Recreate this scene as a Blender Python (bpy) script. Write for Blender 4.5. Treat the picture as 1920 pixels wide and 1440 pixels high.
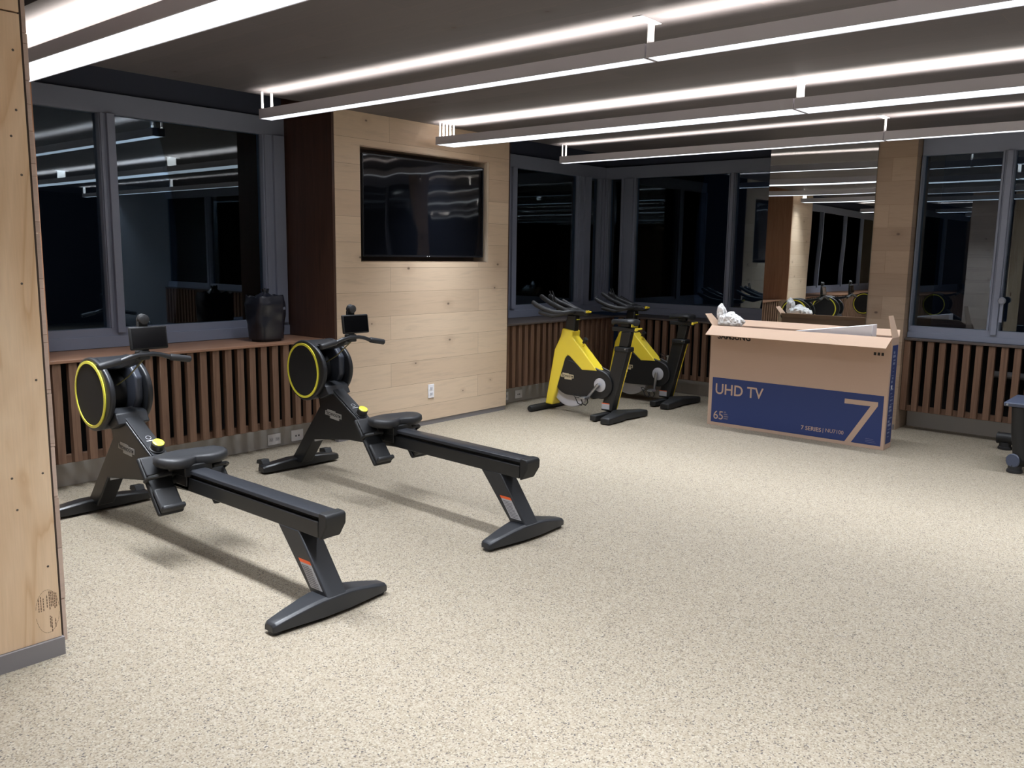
import bpy, bmesh, math, random
from mathutils import Vector, Matrix, noise
random.seed(7)
R = math.radians
sc = bpy.context.scene
for o in list(bpy.data.objects): bpy.data.objects.remove(o, do_unlink=True)
COL = sc.collection

# ------------------------------------------------------------------ camera
F_PX = 1598.6
yaw, pit, rol = R(40.2416), R(-8.6831), R(0.8237)
fwd = Vector((math.cos(pit)*math.cos(yaw), math.cos(pit)*math.sin(yaw), math.sin(pit)))
r0 = Vector((math.sin(yaw), -math.cos(yaw), 0)); u0 = r0.cross(fwd)
rt = math.cos(rol)*r0 + math.sin(rol)*u0
up = -math.sin(rol)*r0 + math.cos(rol)*u0
cd = bpy.data.cameras.new('camera'); cam = bpy.data.objects.new('camera', cd); COL.objects.link(cam)
cd.sensor_width = 36; cd.sensor_fit = 'HORIZONTAL'; cd.lens = F_PX/1920*36; cd.clip_start = .05
m = Matrix((rt, up, -fwd)).transposed().to_4x4(); m.translation = Vector((0, 0, 1.55)); cam.matrix_world = m
sc.camera = cam
# ------------------------------------------------------------------ world, exposure
w = bpy.data.worlds.new('night'); sc.world = w; w.use_nodes = True
w.node_tree.nodes['Background'].inputs[0].default_value = (.10, .16, .30, 1)
w.node_tree.nodes['Background'].inputs[1].default_value = .02
sc.view_settings.view_transform = 'Standard'; sc.view_settings.look = 'None'
sc.view_settings.gamma = 1; sc.view_settings.use_curve_mapping = False
sc.view_settings.exposure = 0.0
DOWN, UPL = 2.3, 1.3           # glow of the lamps' lower and upper diffusers
P_DOWN, P_UP = 28.0, 20.0        # output of the light each bar throws down and up
SPR_DOWN, SPR_UP = R(90), R(110)
C_DOWN, C_UP = (.88, .93, 1.0), (1.0, .93, .84)

# ------------------------------------------------------------------ helpers
def lin(c):
    return tuple(((v/255)/12.92 if v/255 <= .04045 else ((v/255+.055)/1.055)**2.4) for v in c)
MATS = {}
def mat(name, rgb, rough=.5, metal=0, spec=.5, emis=None, es=0, bump=None, coat=0):
    if name in MATS: return MATS[name]
    mt = bpy.data.materials.new(name); mt.use_nodes = True; nt = mt.node_tree; b = nt.nodes['Principled BSDF']
    b.inputs['Base Color'].default_value = (*lin(rgb), 1); b.inputs['Roughness'].default_value = rough
    b.inputs['Metallic'].default_value = metal; b.inputs['Specular IOR Level'].default_value = spec
    b.inputs['Coat Weight'].default_value = coat
    if emis: b.inputs['Emission Color'].default_value = (*emis, 1); b.inputs['Emission Strength'].default_value = es
    if bump:
        sca, st = bump
        tc = nt.nodes.new('ShaderNodeTexCoord'); n = nt.nodes.new('ShaderNodeTexNoise'); n.inputs['Scale'].default_value = sca
        bp = nt.nodes.new('ShaderNodeBump'); bp.inputs['Strength'].default_value = st; bp.inputs['Distance'].default_value = .01
        nt.links.new(tc.outputs['Object'], n.inputs['Vector']); nt.links.new(n.outputs['Fac'], bp.inputs['Height'])
        nt.links.new(bp.outputs[0], b.inputs['Normal'])
    MATS[name] = mt; return mt
def ramp(nt, src, stops):
    r = nt.nodes.new('ShaderNodeValToRGB'); e = r.color_ramp.elements
    while len(e) > 1: e.remove(e[-1])
    e[0].position = stops[0][0]; e[0].color = (*lin(stops[0][1]), 1) if not isinstance(stops[0][1], (int, float)) else (stops[0][1],)*3+(1,)
    for p, c in stops[1:]:
        k = e.new(p); k.color = (*lin(c), 1) if not isinstance(c, (int, float)) else (c, c, c, 1)
    nt.links.new(src, r.inputs[0]); return r.outputs[0]
def mathn(nt, op, a, b=None):
    n = nt.nodes.new('ShaderNodeMath'); n.operation = op
    for i, v in enumerate((a, b)):
        if v is None: continue
        if isinstance(v, (int, float)): n.inputs[i].default_value = v
        else: nt.links.new(v, n.inputs[i])
    return n.outputs[0]
def mix(nt, fac, a, b, mode='MIX'):
    n = nt.nodes.new('ShaderNodeMix'); n.data_type = 'RGBA'; n.blend_type = mode
    for sock, v in ((n.inputs[0], fac), (n.inputs[6], a), (n.inputs[7], b)):
        if isinstance(v, (int, float)): sock.default_value = v
        elif isinstance(v, tuple): sock.default_value = (*lin(v), 1)
        else: nt.links.new(v, sock)
    return n.outputs[2]
def coords(nt, u, v, su=1, sv=1, third=None):
    tc = nt.nodes.new('ShaderNodeTexCoord'); s = nt.nodes.new('ShaderNodeSeparateXYZ'); nt.links.new(tc.outputs['Object'], s.inputs[0])
    c = nt.nodes.new('ShaderNodeCombineXYZ')
    nt.links.new(mathn(nt, 'MULTIPLY', s.outputs[u], su), c.inputs[0]); nt.links.new(mathn(nt, 'MULTIPLY', s.outputs[v], sv), c.inputs[1])
    if third is not None: nt.links.new(mathn(nt, 'MULTIPLY', s.outputs[third[0]], third[1]), c.inputs[2])
    return c.outputs[0]
def noise_t(nt, vec, scale, detail=3, rough=.5, dist=0):
    n = nt.nodes.new('ShaderNodeTexNoise'); nt.links.new(vec, n.inputs['Vector'])
    n.inputs['Scale'].default_value = scale; n.inputs['Detail'].default_value = detail
    n.inputs['Roughness'].default_value = rough; n.inputs['Distortion'].default_value = dist
    return n.outputs['Fac']
def planks(name, u, v, pw, pl, c1, c2, voff=0.0, rough=.45, knots=True, kn=1.0, seam=(120, 96, 76), seamw=.0010, graincon=.5):
    """boards running along axis u, stacked along axis v, with grain and knots"""
    if name in MATS: return MATS[name]
    mt = bpy.data.materials.new(name); mt.use_nodes = True; nt = mt.node_tree; b = nt.nodes['Principled BSDF']
    base = coords(nt, u, v)
    mp = nt.nodes.new('ShaderNodeVectorMath'); mp.operation = 'ADD'; nt.links.new(base, mp.inputs[0]); mp.inputs[1].default_value = (.37, voff, 0)
    br = nt.nodes.new('ShaderNodeTexBrick'); nt.links.new(mp.outputs[0], br.inputs['Vector'])
    br.offset = .37; br.offset_frequency = 2; br.squash = 1
    for k, val in (('Scale', 1), ('Mortar Size', seamw), ('Mortar Smooth', .3), ('Bias', 0), ('Brick Width', pl), ('Row Height', pw)): br.inputs[k].default_value = val
    br.inputs['Color1'].default_value = (0, 0, 0, 1); br.inputs['Color2'].default_value = (1, 1, 1, 1); br.inputs['Mortar'].default_value = (.5, .5, .5, 1)
    col = mix(nt, br.outputs['Color'], c1, c2)
    sh = nt.nodes.new('ShaderNodeVectorMath'); sh.operation = 'MULTIPLY_ADD'        # shift grain per board
    nt.links.new(br.outputs['Color'], sh.inputs[0]); sh.inputs[1].default_value = (13, 7, 0)
    g0 = coords(nt, u, v, 1.3, 14)
    nt.links.new(g0, sh.inputs[2])
    g = noise_t(nt, sh.outputs[0], 1.6, 5, .6, 1.2)
    gr = ramp(nt, g, [(.25, .72), (.5, .98), (.75, 1.0), (1, 1.1)])
    col = mix(nt, graincon, col, mix(nt, 1.0, col, gr, 'MULTIPLY'))
    fine = noise_t(nt, coords(nt, u, v, 8, 260), 1.0, 3, .6)
    col = mix(nt, .35*graincon, col, mix(nt, 1.0, col, ramp(nt, fine, [(.3, .7), (.7, 1.05)]), 'MULTIPLY'))
    if knots:
        kc = coords(nt, u, v, 1.0, 1.5)
        vo = nt.nodes.new('ShaderNodeTexVoronoi'); nt.links.new(kc, vo.inputs['Vector']); vo.inputs['Scale'].default_value = 1.9; vo.voronoi_dimensions = '2D'
        cs = nt.nodes.new('ShaderNodeSeparateColor'); nt.links.new(vo.outputs['Color'], cs.inputs[0])
        gate = mathn(nt, 'GREATER_THAN', cs.outputs[0], 1-.55*kn)
        d = mathn(nt, 'ADD', mathn(nt, 'MULTIPLY', vo.outputs['Distance'], mathn(nt, 'ADD', .8, cs.outputs[1])), mathn(nt, 'SUBTRACT', 1, gate))
        col = mix(nt, ramp(nt, d, [(0, .85), (.014, .7), (.035, 0.0)]), col, (70, 52, 44))
        col = mix(nt, ramp(nt, d, [(0, .3), (.16, 0.0)]), col, mix(nt, 1.0, col, (170, 150, 140), 'MULTIPLY'))
    col = mix(nt, br.outputs['Fac'], col, seam)
    nt.links.new(col, b.inputs['Base Color']); b.inputs['Roughness'].default_value = rough
    MATS[name] = mt; return mt
def grainwood(name, along, c1, c2, rough=.5, sc_=18):
    if name in MATS: return MATS[name]
    mt = bpy.data.materials.new(name); mt.use_nodes = True; nt = mt.node_tree; b = nt.nodes['Principled BSDF']
    tc = nt.nodes.new('ShaderNodeTexCoord'); mp = nt.nodes.new('ShaderNodeMapping'); nt.links.new(tc.outputs['Object'], mp.inputs[0])
    s = [sc_, sc_, sc_]; s[along] = 1.2; mp.inputs['Scale'].default_value = s
    g = noise_t(nt, mp.outputs[0], 1.5, 5, .6, .8)
    col = ramp(nt, g, [(.3, c1), (.7, c2)])
    nt.links.new(col, b.inputs['Base Color']); b.inputs['Roughness'].default_value = rough
    MATS[name] = mt; return mt

class MB:
    def __init__(s): s.v = []; s.f = []
    def add(s, vs, fs):
        n = len(s.v); s.v += [tuple(v) for v in vs]; s.f += [tuple(i+n for i in f) for f in fs]; return s
    def box(s, x0, x1, y0, y1, z0, z1, M=None):
        vs = [Vector((x, y, z)) for z in (z0, z1) for x, y in ((x0, y0), (x1, y0), (x1, y1), (x0, y1))]
        if M is not None: vs = [M @ v for v in vs]
        return s.add(vs, [(3, 2, 1, 0), (4, 5, 6, 7), (0, 1, 5, 4), (1, 2, 6, 5), (2, 3, 7, 6), (3, 0, 4, 7)])
    def prism(s, poly, ax, lo, hi, lo2=None, M=None):
        """polygon in the plane normal to axis ax, swept from lo to hi"""
        def p(a, b, t): return {'x': (t, a, b), 'y': (a, t, b), 'z': (a, b, t)}[ax]
        n = len(poly)
        vs = [Vector(p(a, b, lo)) for a, b in poly] + [Vector(p(a, b, hi)) for a, b in poly]
        if M is not None: vs = [M @ v for v in vs]
        fs = [tuple(range(n)), tuple(range(2*n-1, n-1, -1))] + [(i, n+i, n+(i+1) % n, (i+1) % n) for i in range(n)]
        return s.add(vs, fs)
    def loft(s, rings, cap=True, closed=True):
        n = len(rings[0]); vs = [v for r in rings for v in r]; fs = []
        for i in range(len(rings)-1):
            for j in range(n if closed else n-1):
                a = i*n+j; b = i*n+(j+1) % n; fs.append((a, b, b+n, a+n))
        if cap: fs += [tuple(range(n-1, -1, -1)), tuple(range((len(rings)-1)*n, len(rings)*n))]
        return s.add(vs, fs)
    def tube(s, pts, r, n=12, cap=True):
        pts = [Vector(p) for p in pts]; rings = []; ref = None
        for i, p in enumerate(pts):
            t = (pts[min(i+1, len(pts)-1)]-pts[max(i-1, 0)]).normalized()
            if ref is None: ref = t.orthogonal().normalized()
            ref = (ref - t*ref.dot(t)).normalized(); bn = t.cross(ref)
            rr = r[i] if isinstance(r, (list, tuple)) else r
            rings.append([p + (ref*math.cos(a)+bn*math.sin(a))*rr for a in [2*math.pi*k/n for k in range(n)]])
        return s.loft(rings, cap)
    def lathe(s, prof, o, d, n=32, a0=0, a1=None):
        """prof: list of (radius, height along d)"""
        d = Vector(d).normalized(); e = d.orthogonal().normalized(); g = d.cross(e); o = Vector(o)
        rings = [[o + d*h + (e*math.cos(a)+g*math.sin(a))*max(r, 1e-5) for a in [2*math.pi*k/n for k in range(n)]] for r, h in prof]
        return s.loft(rings, True)
def obj(name, mb, material, parent=None, bevel=0, seg=2, smooth=True, angle=35, fix=True):
    me = bpy.data.meshes.new(name); me.from_pydata([tuple(v) for v in mb.v], [], mb.f)
    if fix:
        bm = bmesh.new(); bm.from_mesh(me); bmesh.ops.recalc_face_normals(bm, faces=bm.faces); bm.to_mesh(me); bm.free()
    if smooth:
        for p in me.polygons: p.use_smooth = True
        me.set_sharp_from_angle(angle=R(angle))
    me.materials.append(material)
    o = bpy.data.objects.new(name, me); COL.objects.link(o)
    if parent: o.parent = parent
    if bevel:
        b = o.modifiers.new('bevel', 'BEVEL'); b.width = bevel; b.segments = seg; b.limit_method = 'ANGLE'; b.angle_limit = R(30); b.harden_normals = False
    return o
def thing(name, label, cat, loc=(0, 0, 0), rz=0, group=None):
    o = bpy.data.objects.new(name, None); COL.objects.link(o); o.location = loc; o.rotation_euler = (0, 0, rz)
    o.empty_display_size = .1
    o['label'] = label; o['category'] = cat
    if group: o['group'] = group
    return o
def tag(o, label, cat, group=None):
    o['label'] = label; o['category'] = cat
    if group: o['group'] = group
    return o
def structure(o): o['kind'] = 'structure'; return o
def root(name, loc=(0, 0, 0), rz=0):
    o = bpy.data.objects.new(name, None); COL.objects.link(o); o.location = loc; o.rotation_euler = (0, 0, rz); return structure(o)
def dup(o, parent=None, loc=None, rz=None):
    c = o.copy(); COL.objects.link(c); c.parent = parent
    if loc is not None: c.location = loc
    if rz is not None: c.rotation_euler = (0, 0, rz)
    for ch in [k for k in bpy.data.objects if k.parent == o]: dup(ch, c)
    return c
def writing(name, text, p0, ux, uz, wd, ht, material, parent, lift=.0012, bold=0.0):
    """letters laid on a surface, fitted into a wd x ht rectangle whose lower left corner is p0"""
    cu = bpy.data.curves.new(name, 'FONT'); cu.body = text; cu.size = 1; cu.offset = bold; cu.resolution_u = 4
    t = bpy.data.objects.new(name, cu); COL.objects.link(t)
    bpy.context.view_layer.update()
    me = bpy.data.meshes.new_from_object(t.evaluated_get(bpy.context.evaluated_depsgraph_get()))
    bpy.data.objects.remove(t, do_unlink=True)
    xs = [v.co.x for v in me.vertices]; ys = [v.co.y for v in me.vertices]
    x0, x1, y0, y1 = min(xs), max(xs), min(ys), max(ys)
    p0, ux, uz = Vector(p0), Vector(ux).normalized(), Vector(uz).normalized(); nn = ux.cross(uz)
    for v in me.vertices:
        a = (v.co.x-x0)/(x1-x0)*wd; b = (v.co.y-y0)/(y1-y0)*ht
        v.co = p0 + ux*a + uz*b + nn*lift
    me.materials.clear(); me.materials.append(material); me.name = name
    o = bpy.data.objects.new(name, me); COL.objects.link(o)
    if parent: o.parent = parent
    return o
def quad(p0, ux, uz, a0, a1, b0, b1, lift=.0008, th=.0006):
    """thin printed patch on a surface"""
    p0, ux, uz = Vector(p0), Vector(ux).normalized(), Vector(uz).normalized(); nn = ux.cross(uz)
    mb = MB(); lo = [p0+ux*a+uz*b+nn*(lift-th) for a, b in ((a0, b0), (a1, b0), (a1, b1), (a0, b1))]
    hi = [v+nn*th for v in lo]
    return mb.add(lo+hi, [(3, 2, 1, 0), (4, 5, 6, 7), (0, 1, 5, 4), (1, 2, 6, 5), (2, 3, 7, 6), (3, 0, 4, 7)])

# ------------------------------------------------------------------ materials
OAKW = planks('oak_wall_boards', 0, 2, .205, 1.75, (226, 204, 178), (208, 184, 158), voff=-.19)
OAKY = planks('oak_wall_boards_shaded', 1, 2, .205, 1.75, (180, 158, 136), (162, 140, 120), voff=-.19)  # same oak in a darker tone, dim light at the far pillar put into the colour
OAKC = planks('oak_ceiling_boards', 1, 0, .19, 2.1, (100, 95, 98), (91, 87, 90), voff=.05, rough=.6, kn=.35, seamw=.0006, seam=(130, 110, 96), graincon=.35)
DARKW = grainwood('dark_brown_veneer', 2, (58, 38, 30), (80, 54, 42), .4)
SLATW = grainwood('brown_slat_wood', 2, (100, 74, 58), (130, 100, 80), .55, 30)
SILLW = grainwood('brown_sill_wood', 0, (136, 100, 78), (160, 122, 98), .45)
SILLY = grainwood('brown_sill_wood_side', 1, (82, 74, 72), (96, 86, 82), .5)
CONC = mat('grey_plinth_paint', (178, 174, 168), .7, bump=(14, .15))
FRAME = mat('grey_window_aluminium', (140, 148, 168), .42, .0, .5)  # blue tint carries the lamps' glare in the colour
VOID = mat('dark_recess_shade', (26, 30, 44), .8)  # shade of pockets and hollow spaces put into one dark colour
HEAD = mat('shaded_header_tone', (64, 70, 88), .6)  # wall above the windows coloured as if in shadow
GREYB = mat('grey_baseboard', (128, 124, 126), .5)
WHITEP = mat('white_plastic', (244, 244, 248), .35)
BLK = mat('satin_black_paint', (27, 28, 30), .36, spec=.5)
BLK2 = mat('matte_black_plastic', (24, 25, 27), .55)
BLKG = mat('dark_grey_shell', (38, 40, 44), .4)
RUB = mat('black_rubber', (40, 41, 44), .5)
DISC = mat('black_mesh_disc', (26, 27, 30), .7)
YEL = mat('yellow_trim', (250, 244, 84), .35, coat=.3)
YELF = mat('yellow_gloss_paint', (246, 220, 66), .22, coat=.6)
STEEL = mat('brushed_steel', (170, 172, 176), .3, .9)
SILV = mat('silver_grey_disc', (190, 190, 196), .4, .3)
CARD = mat('brown_cardboard', (190, 164, 146), .8, spec=.2, bump=(60, .05))
CARDL = mat('brown_cardboard_inside', (206, 178, 156), .8, spec=.2)
BLUE = mat('printed_blue', (50, 64, 112), .6, spec=.3)
INKK = mat('black_ink', (24, 22, 22), .7)
INKW = mat('white_ink', (206, 208, 212), .6)
ORG = mat('orange_label_band', (232, 96, 40), .5)
LAB = mat('grey_warning_paper', (168, 168, 172), .6)
BADGE = mat('beige_badge', (196, 182, 150), .45)
BADGEG = mat('grey_badge', (150, 148, 144), .45)
SCREEN = mat('black_glass_screen', (8, 8, 10), .12, spec=.6)
HOUS = mat('grey_lamp_housing', (205, 203, 212), .45)
FOAM = mat('white_foam', (246, 244, 250), .7)

def lampmat(name, col, st):
    mt = bpy.data.materials.new(name); mt.use_nodes = True; nt = mt.node_tree; nt.nodes.clear()
    e = nt.nodes.new('ShaderNodeEmission'); e.inputs[0].default_value = (*col, 1); e.inputs[1].default_value = st
    o = nt.nodes.new('ShaderNodeOutputMaterial'); nt.links.new(e.outputs[0], o.inputs[0]); return mt
LDOWN = lampmat('lamp_diffuser_lower', (.88, .93, 1.0), DOWN)
LUP = lampmat('lamp_diffuser_upper', (1.0, .95, .86), UPL)

def glass():
    mt = bpy.data.materials.new('window_glass'); mt.use_nodes = True; nt = mt.node_tree; nt.nodes.clear()
    o = nt.nodes.new('ShaderNodeOutputMaterial'); t = nt.nodes.new('ShaderNodeBsdfTransparent'); t.inputs[0].default_value = (.55, .6, .66, 1)
    g = nt.nodes.new('ShaderNodeBsdfGlossy'); g.inputs['Roughness'].default_value = 0.0; g.inputs[0].default_value = (.75, .9, 1, 1)
    f = nt.nodes.new('ShaderNodeFresnel'); f.inputs[0].default_value = 2.1
    mx = nt.nodes.new('ShaderNodeMixShader'); nt.links.new(f.outputs[0], mx.inputs[0]); nt.links.new(t.outputs[0], mx.inputs[1]); nt.links.new(g.outputs[0], mx.inputs[2])
    nt.links.new(mx.outputs[0], o.inputs[0]); return mt
GLASS = glass()
def mirrorm():
    mt = bpy.data.materials.new('mirror_silver'); mt.use_nodes = True; nt = mt.node_tree; nt.nodes.clear()
    o = nt.nodes.new('ShaderNodeOutputMaterial'); g = nt.nodes.new('ShaderNodeBsdfGlossy'); g.inputs['Roughness'].default_value = 0.0
    g.inputs[0].default_value = (.80, .82, .80, 1)
    n = noise_t(nt, coords(nt, 1, 2, .5, .5), 1.6, 1, .4); bp = nt.nodes.new('ShaderNodeBump'); bp.inputs['Strength'].default_value = .09; bp.inputs['Distance'].default_value = .03
    nt.links.new(n, bp.inputs['Height']); nt.links.new(bp.outputs[0], g.inputs['Normal'])
    nt.links.new(g.outputs[0], o.inputs[0]); return mt
MIRR = mirrorm()
def tvscreen():
    mt = bpy.data.materials.new('television_panel'); mt.use_nodes = True; nt = mt.node_tree; b = nt.nodes['Principled BSDF']
    b.inputs['Base Color'].default_value = (.004, .005, .008, 1); b.inputs['Roughness'].default_value = .04; b.inputs['Specular IOR Level'].default_value = .9
    n = noise_t(nt, coords(nt, 0, 2, 1, .35), 2.6, 1, .3); bp = nt.nodes.new('ShaderNodeBump'); bp.inputs['Strength'].default_value = .28; bp.inputs['Distance'].default_value = .03
    nt.links.new(n, bp.inputs['Height']); nt.links.new(bp.outputs[0], b.inputs['Normal']); return mt
TVM = tvscreen()
def floorm():
    mt = bpy.data.materials.new('speckled_rubber_floor'); mt.use_nodes = True; nt = mt.node_tree; b = nt.nodes['Principled BSDF']
    v = coords(nt, 0, 1, 1, 1)
    wn = nt.nodes.new('ShaderNodeVectorMath'); wn.operation = 'MULTIPLY_ADD'
    nz = nt.nodes.new('ShaderNodeTexNoise'); nt.links.new(v, nz.inputs['Vector']); nz.inputs['Scale'].default_value = 120
    nt.links.new(nz.outputs['Color'], wn.inputs[0]); wn.inputs[1].default_value = (.006, .006, 0); nt.links.new(v, wn.inputs[2])
    vo = nt.nodes.new('ShaderNodeTexVoronoi'); vo.voronoi_dimensions = '2D'; nt.links.new(wn.outputs[0], vo.inputs['Vector']); vo.inputs['Scale'].default_value = 210
    sp = nt.nodes.new('ShaderNodeSeparateColor'); nt.links.new(vo.outputs['Color'], sp.inputs[0])
    r = nt.nodes.new('ShaderNodeValToRGB'); r.color_ramp.interpolation = 'CONSTANT'; e = r.color_ramp.elements
    stops = [(0, (145, 134, 117)), (.30, (153, 144, 129)), (.56, (137, 127, 109)), (.76, (122, 111, 95)), (.86, (101, 92, 83)), (.92, (164, 156, 140)), (.972, (78, 73, 71))]
    e[0].position = 0; e[0].color = (*lin(stops[0][1]), 1); e[1].position = stops[1][0]; e[1].color = (*lin(stops[1][1]), 1)
    for p, c in stops[2:]: k = e.new(p); k.color = (*lin(c), 1)
    nt.links.new(sp.outputs[0], r.inputs[0])
    big = noise_t(nt, v, 1.1, 4, .6)
    col = mix(nt, .5, r.outputs[0], mix(nt, 1.0, r.outputs[0], ramp(nt, big, [(.3, .9), (.7, 1.0)]), 'MULTIPLY'))
    nt.links.new(col, b.inputs['Base Color']); b.inputs['Roughness'].default_value = .62; b.inputs['Specular IOR Level'].default_value = .35
    bp = nt.nodes.new('ShaderNodeBump'); bp.inputs['Strength'].default_value = .15; bp.inputs['Distance'].default_value = .002
    nt.links.new(sp.outputs[1], bp.inputs['Height']); nt.links.new(bp.outputs[0], b.inputs['Normal'])
    return mt
FLOOR = floorm()
def plym():
    mt = bpy.data.materials.new('plywood_sheet'); mt.use_nodes = True; nt = mt.node_tree; b = nt.nodes['Principled BSDF']
    v = coords(nt, 0, 2, 1.5, .30)
    n1 = noise_t(nt, v, 3.0, 3, .5, .8)
    bands = mathn(nt, 'FRACT', mathn(nt, 'MULTIPLY', n1, 4.5))
    col = ramp(nt, bands, [(0, (234, 206, 172)), (.35, (242, 216, 184)), (.7, (236, 208, 174)), (.92, (222, 188, 150)), (1, (234, 206, 172))])
    n2 = noise_t(nt, coords(nt, 0, 2, 1, .5), 2.2, 3)
    col = mix(nt, .6, col, mix(nt, 1.0, col, ramp(nt, n2, [(.3, (214, 196, 176)), (.65, (255, 255, 255))]), 'MULTIPLY'))
    f = noise_t(nt, coords(nt, 0, 2, 160, 6), 1, 2)
    col = mix(nt, .25, col, mix(nt, 1.0, col, ramp(nt, f, [(.3, .75), (.7, 1.0)]), 'MULTIPLY'))
    nt.links.new(col, b.inputs['Base Color']); b.inputs['Roughness'].default_value = .6; return mt
PLY = plym()

# ------------------------------------------------------------------ room shell
CZ = 2.65
structure(obj('floor', MB().box(-6, 9.6, -6, 6.6, -.1, 0), FLOOR, smooth=False))
ce = MB().box(1.70, 8.15, -6, 5.497, CZ, CZ+.12); structure(obj('ceiling', ce, OAKC, smooth=False))
structure(obj('ceiling', MB().box(-6, 1.55, -6, 5.497, CZ, CZ+.12), OAKC, smooth=False))
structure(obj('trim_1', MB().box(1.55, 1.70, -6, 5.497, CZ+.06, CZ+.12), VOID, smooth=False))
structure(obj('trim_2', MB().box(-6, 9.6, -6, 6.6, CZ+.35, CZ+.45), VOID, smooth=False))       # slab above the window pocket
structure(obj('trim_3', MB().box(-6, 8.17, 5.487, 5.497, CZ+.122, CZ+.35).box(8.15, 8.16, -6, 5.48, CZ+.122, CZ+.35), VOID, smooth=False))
# pillar with the television: front sheet around the niche, dark return panels
wl = MB()
wl.box(4.31, 4.565, 5.497, 5.67, .045, CZ).box(6.12, 6.405, 5.497, 5.67, .045, CZ).box(4.565, 6.12, 5.497, 5.67, .045, 1.465).box(4.565, 6.12, 5.497, 5.67, 2.395, CZ)
structure(obj('wall_left', wl, OAKW, smooth=False))
structure(obj('wall_left', MB().box(4.31, 6.40, 5.80, 6.10, .0, CZ+.3).box(4.31, 6.40, 5.675, 5.80, 0, 1.40), VOID, smooth=False))
structure(obj('trim_4', MB().box(4.287, 4.309, 5.50, 6.16, .848, CZ+.3), DARKW, smooth=False))
structure(obj('trim_5', MB().box(6.406, 6.425, 5.50, 6.16, .848, CZ+.3), DARKW, smooth=False))
structure(obj('baseboard_left', MB().box(4.31, 6.40, 5.503, 5.55, 0, .044), GREYB, smooth=False))
NICHE = mat('bare_wood_niche', (206, 190, 170), .6, bump=(20, .2))
structure(obj('trim_6', MB().box(6.095, 6.119, 5.50, 5.668, 1.467, 2.393), NICHE, smooth=False))
structure(obj('trim_7', MB().box(4.566, 6.094, 5.668, 5.674, 1.467, 2.393), mat('niche_back_board', (128, 114, 102), .7), smooth=False))
structure(obj('trim_12', MB().box(4.567, 6.093, 5.499, 5.666, 2.386, 2.394).box(4.567, 6.093, 5.499, 5.666, 1.4655, 1.472), mat('niche_lining', (176, 154, 134), .6), smooth=False))
# second wooden pillar further left behind the plywood column, seen in the mirror
structure(obj('wall_left', MB().box(1.15, 2.10, 5.497, 5.70, .0, CZ), OAKW, smooth=False))
structure(obj('trim_8', MB().box(2.101, 2.12, 5.50, 6.16, .848, CZ+.3), grainwood('lit_brown_veneer', 2, (158, 112, 84), (178, 132, 102), .45), smooth=False))  # return panel coloured lighter to show light falling on it
structure(obj('trim_11', MB().box(1.13, 1.149, 5.50, 6.16, .848, CZ+.3), DARKW, smooth=False))
# far pillar carrying the mirror
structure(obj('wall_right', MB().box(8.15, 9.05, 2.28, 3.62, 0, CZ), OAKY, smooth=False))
# plywood column
PX0, PX1, PY0 = .50, 1.262, 3.312
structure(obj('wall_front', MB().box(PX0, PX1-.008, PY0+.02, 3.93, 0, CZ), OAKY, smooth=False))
ply = thing('plywood_sheet', 'raw plywood sheet with knot and stamp covering the column at the left', 'plywood')
obj('panel', MB().box(PX0, 1.252, PY0, PY0+.018, .072, 2.343), PLY, ply, smooth=False)
obj('panel', MB().box(PX0, 1.252, PY0, PY0+.018, 2.349, CZ-.004), PLY, ply, smooth=False)
SCR = mat('screw_dark', (86, 76, 66), .5)
for x, z in ((1.225, 2.22), (1.222, 2.02), (1.20, 1.93), (1.20, 1.42), (1.225, 1.80), (1.225, 1.07), (1.225, .72), (1.13, .60), (1.12, .72), (1.22, .36), (1.09, 2.37), (1.17, 2.40), (1.10, 1.24)):
    obj('screw', MB().lathe([(.0045, 0), (.0035, .001)], (x, PY0-.0002, z), (0, -1, 0), 8), SCR, ply)
kn = obj('knot', MB().lathe([(.034, 0), (.030, .0009), (.001, .0010)], (1.045, PY0-.0001, 1.022), (0, -1, 0), 20), mat('plywood_knot', (140, 92, 62), .6), ply)
# stamp: rotated lines of small print, illegible in the photo
st = MB(); random.seed(3)
for i, (x, z0, z1) in enumerate(((1.176, .19, .245), (1.184, .19, .25), (1.193, .19, .24), (1.206, .2, .25), (1.215, .19, .262), (1.221, .2, .262), (1.227, .2, .258), (1.233, .19, .255), (1.239, .195, .25), (1.214, .12, .165), (1.219, .10, .16), (1.232, .115, .15))):
    z = z0
    while z < z1:
        l = random.uniform(.004, .012); st.box(x, x+.0035, PY0-.0006, PY0-.0001, z, min(z+l, z1)); z += l+.0025
obj('stamp', st, mat('faded_stamp_ink', (128, 104, 84), .7), ply); st = MB()
for a in range(14):
    t0 = math.pi*(.05+.9*a/14); t1 = math.pi*(.05+.9*(a+.8)/14)
    for s_ in (1, -1):
        st.tube([(1.208+.042*math.cos(t0), PY0-.0002, .185+s_*.085*math.sin(t0)), (1.208+.042*math.cos(t1), PY0-.0002, .185+s_*.085*math.sin(t1))], .0006, 5)
obj('stamp_outline', st, mat('faded_stamp_ink', (128, 104, 84), .7), ply)
structure(obj('baseboard_front', MB().box(PX0, 1.258, PY0-.012, PY0+.018, 0, .070), GREYB, smooth=False))
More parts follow.
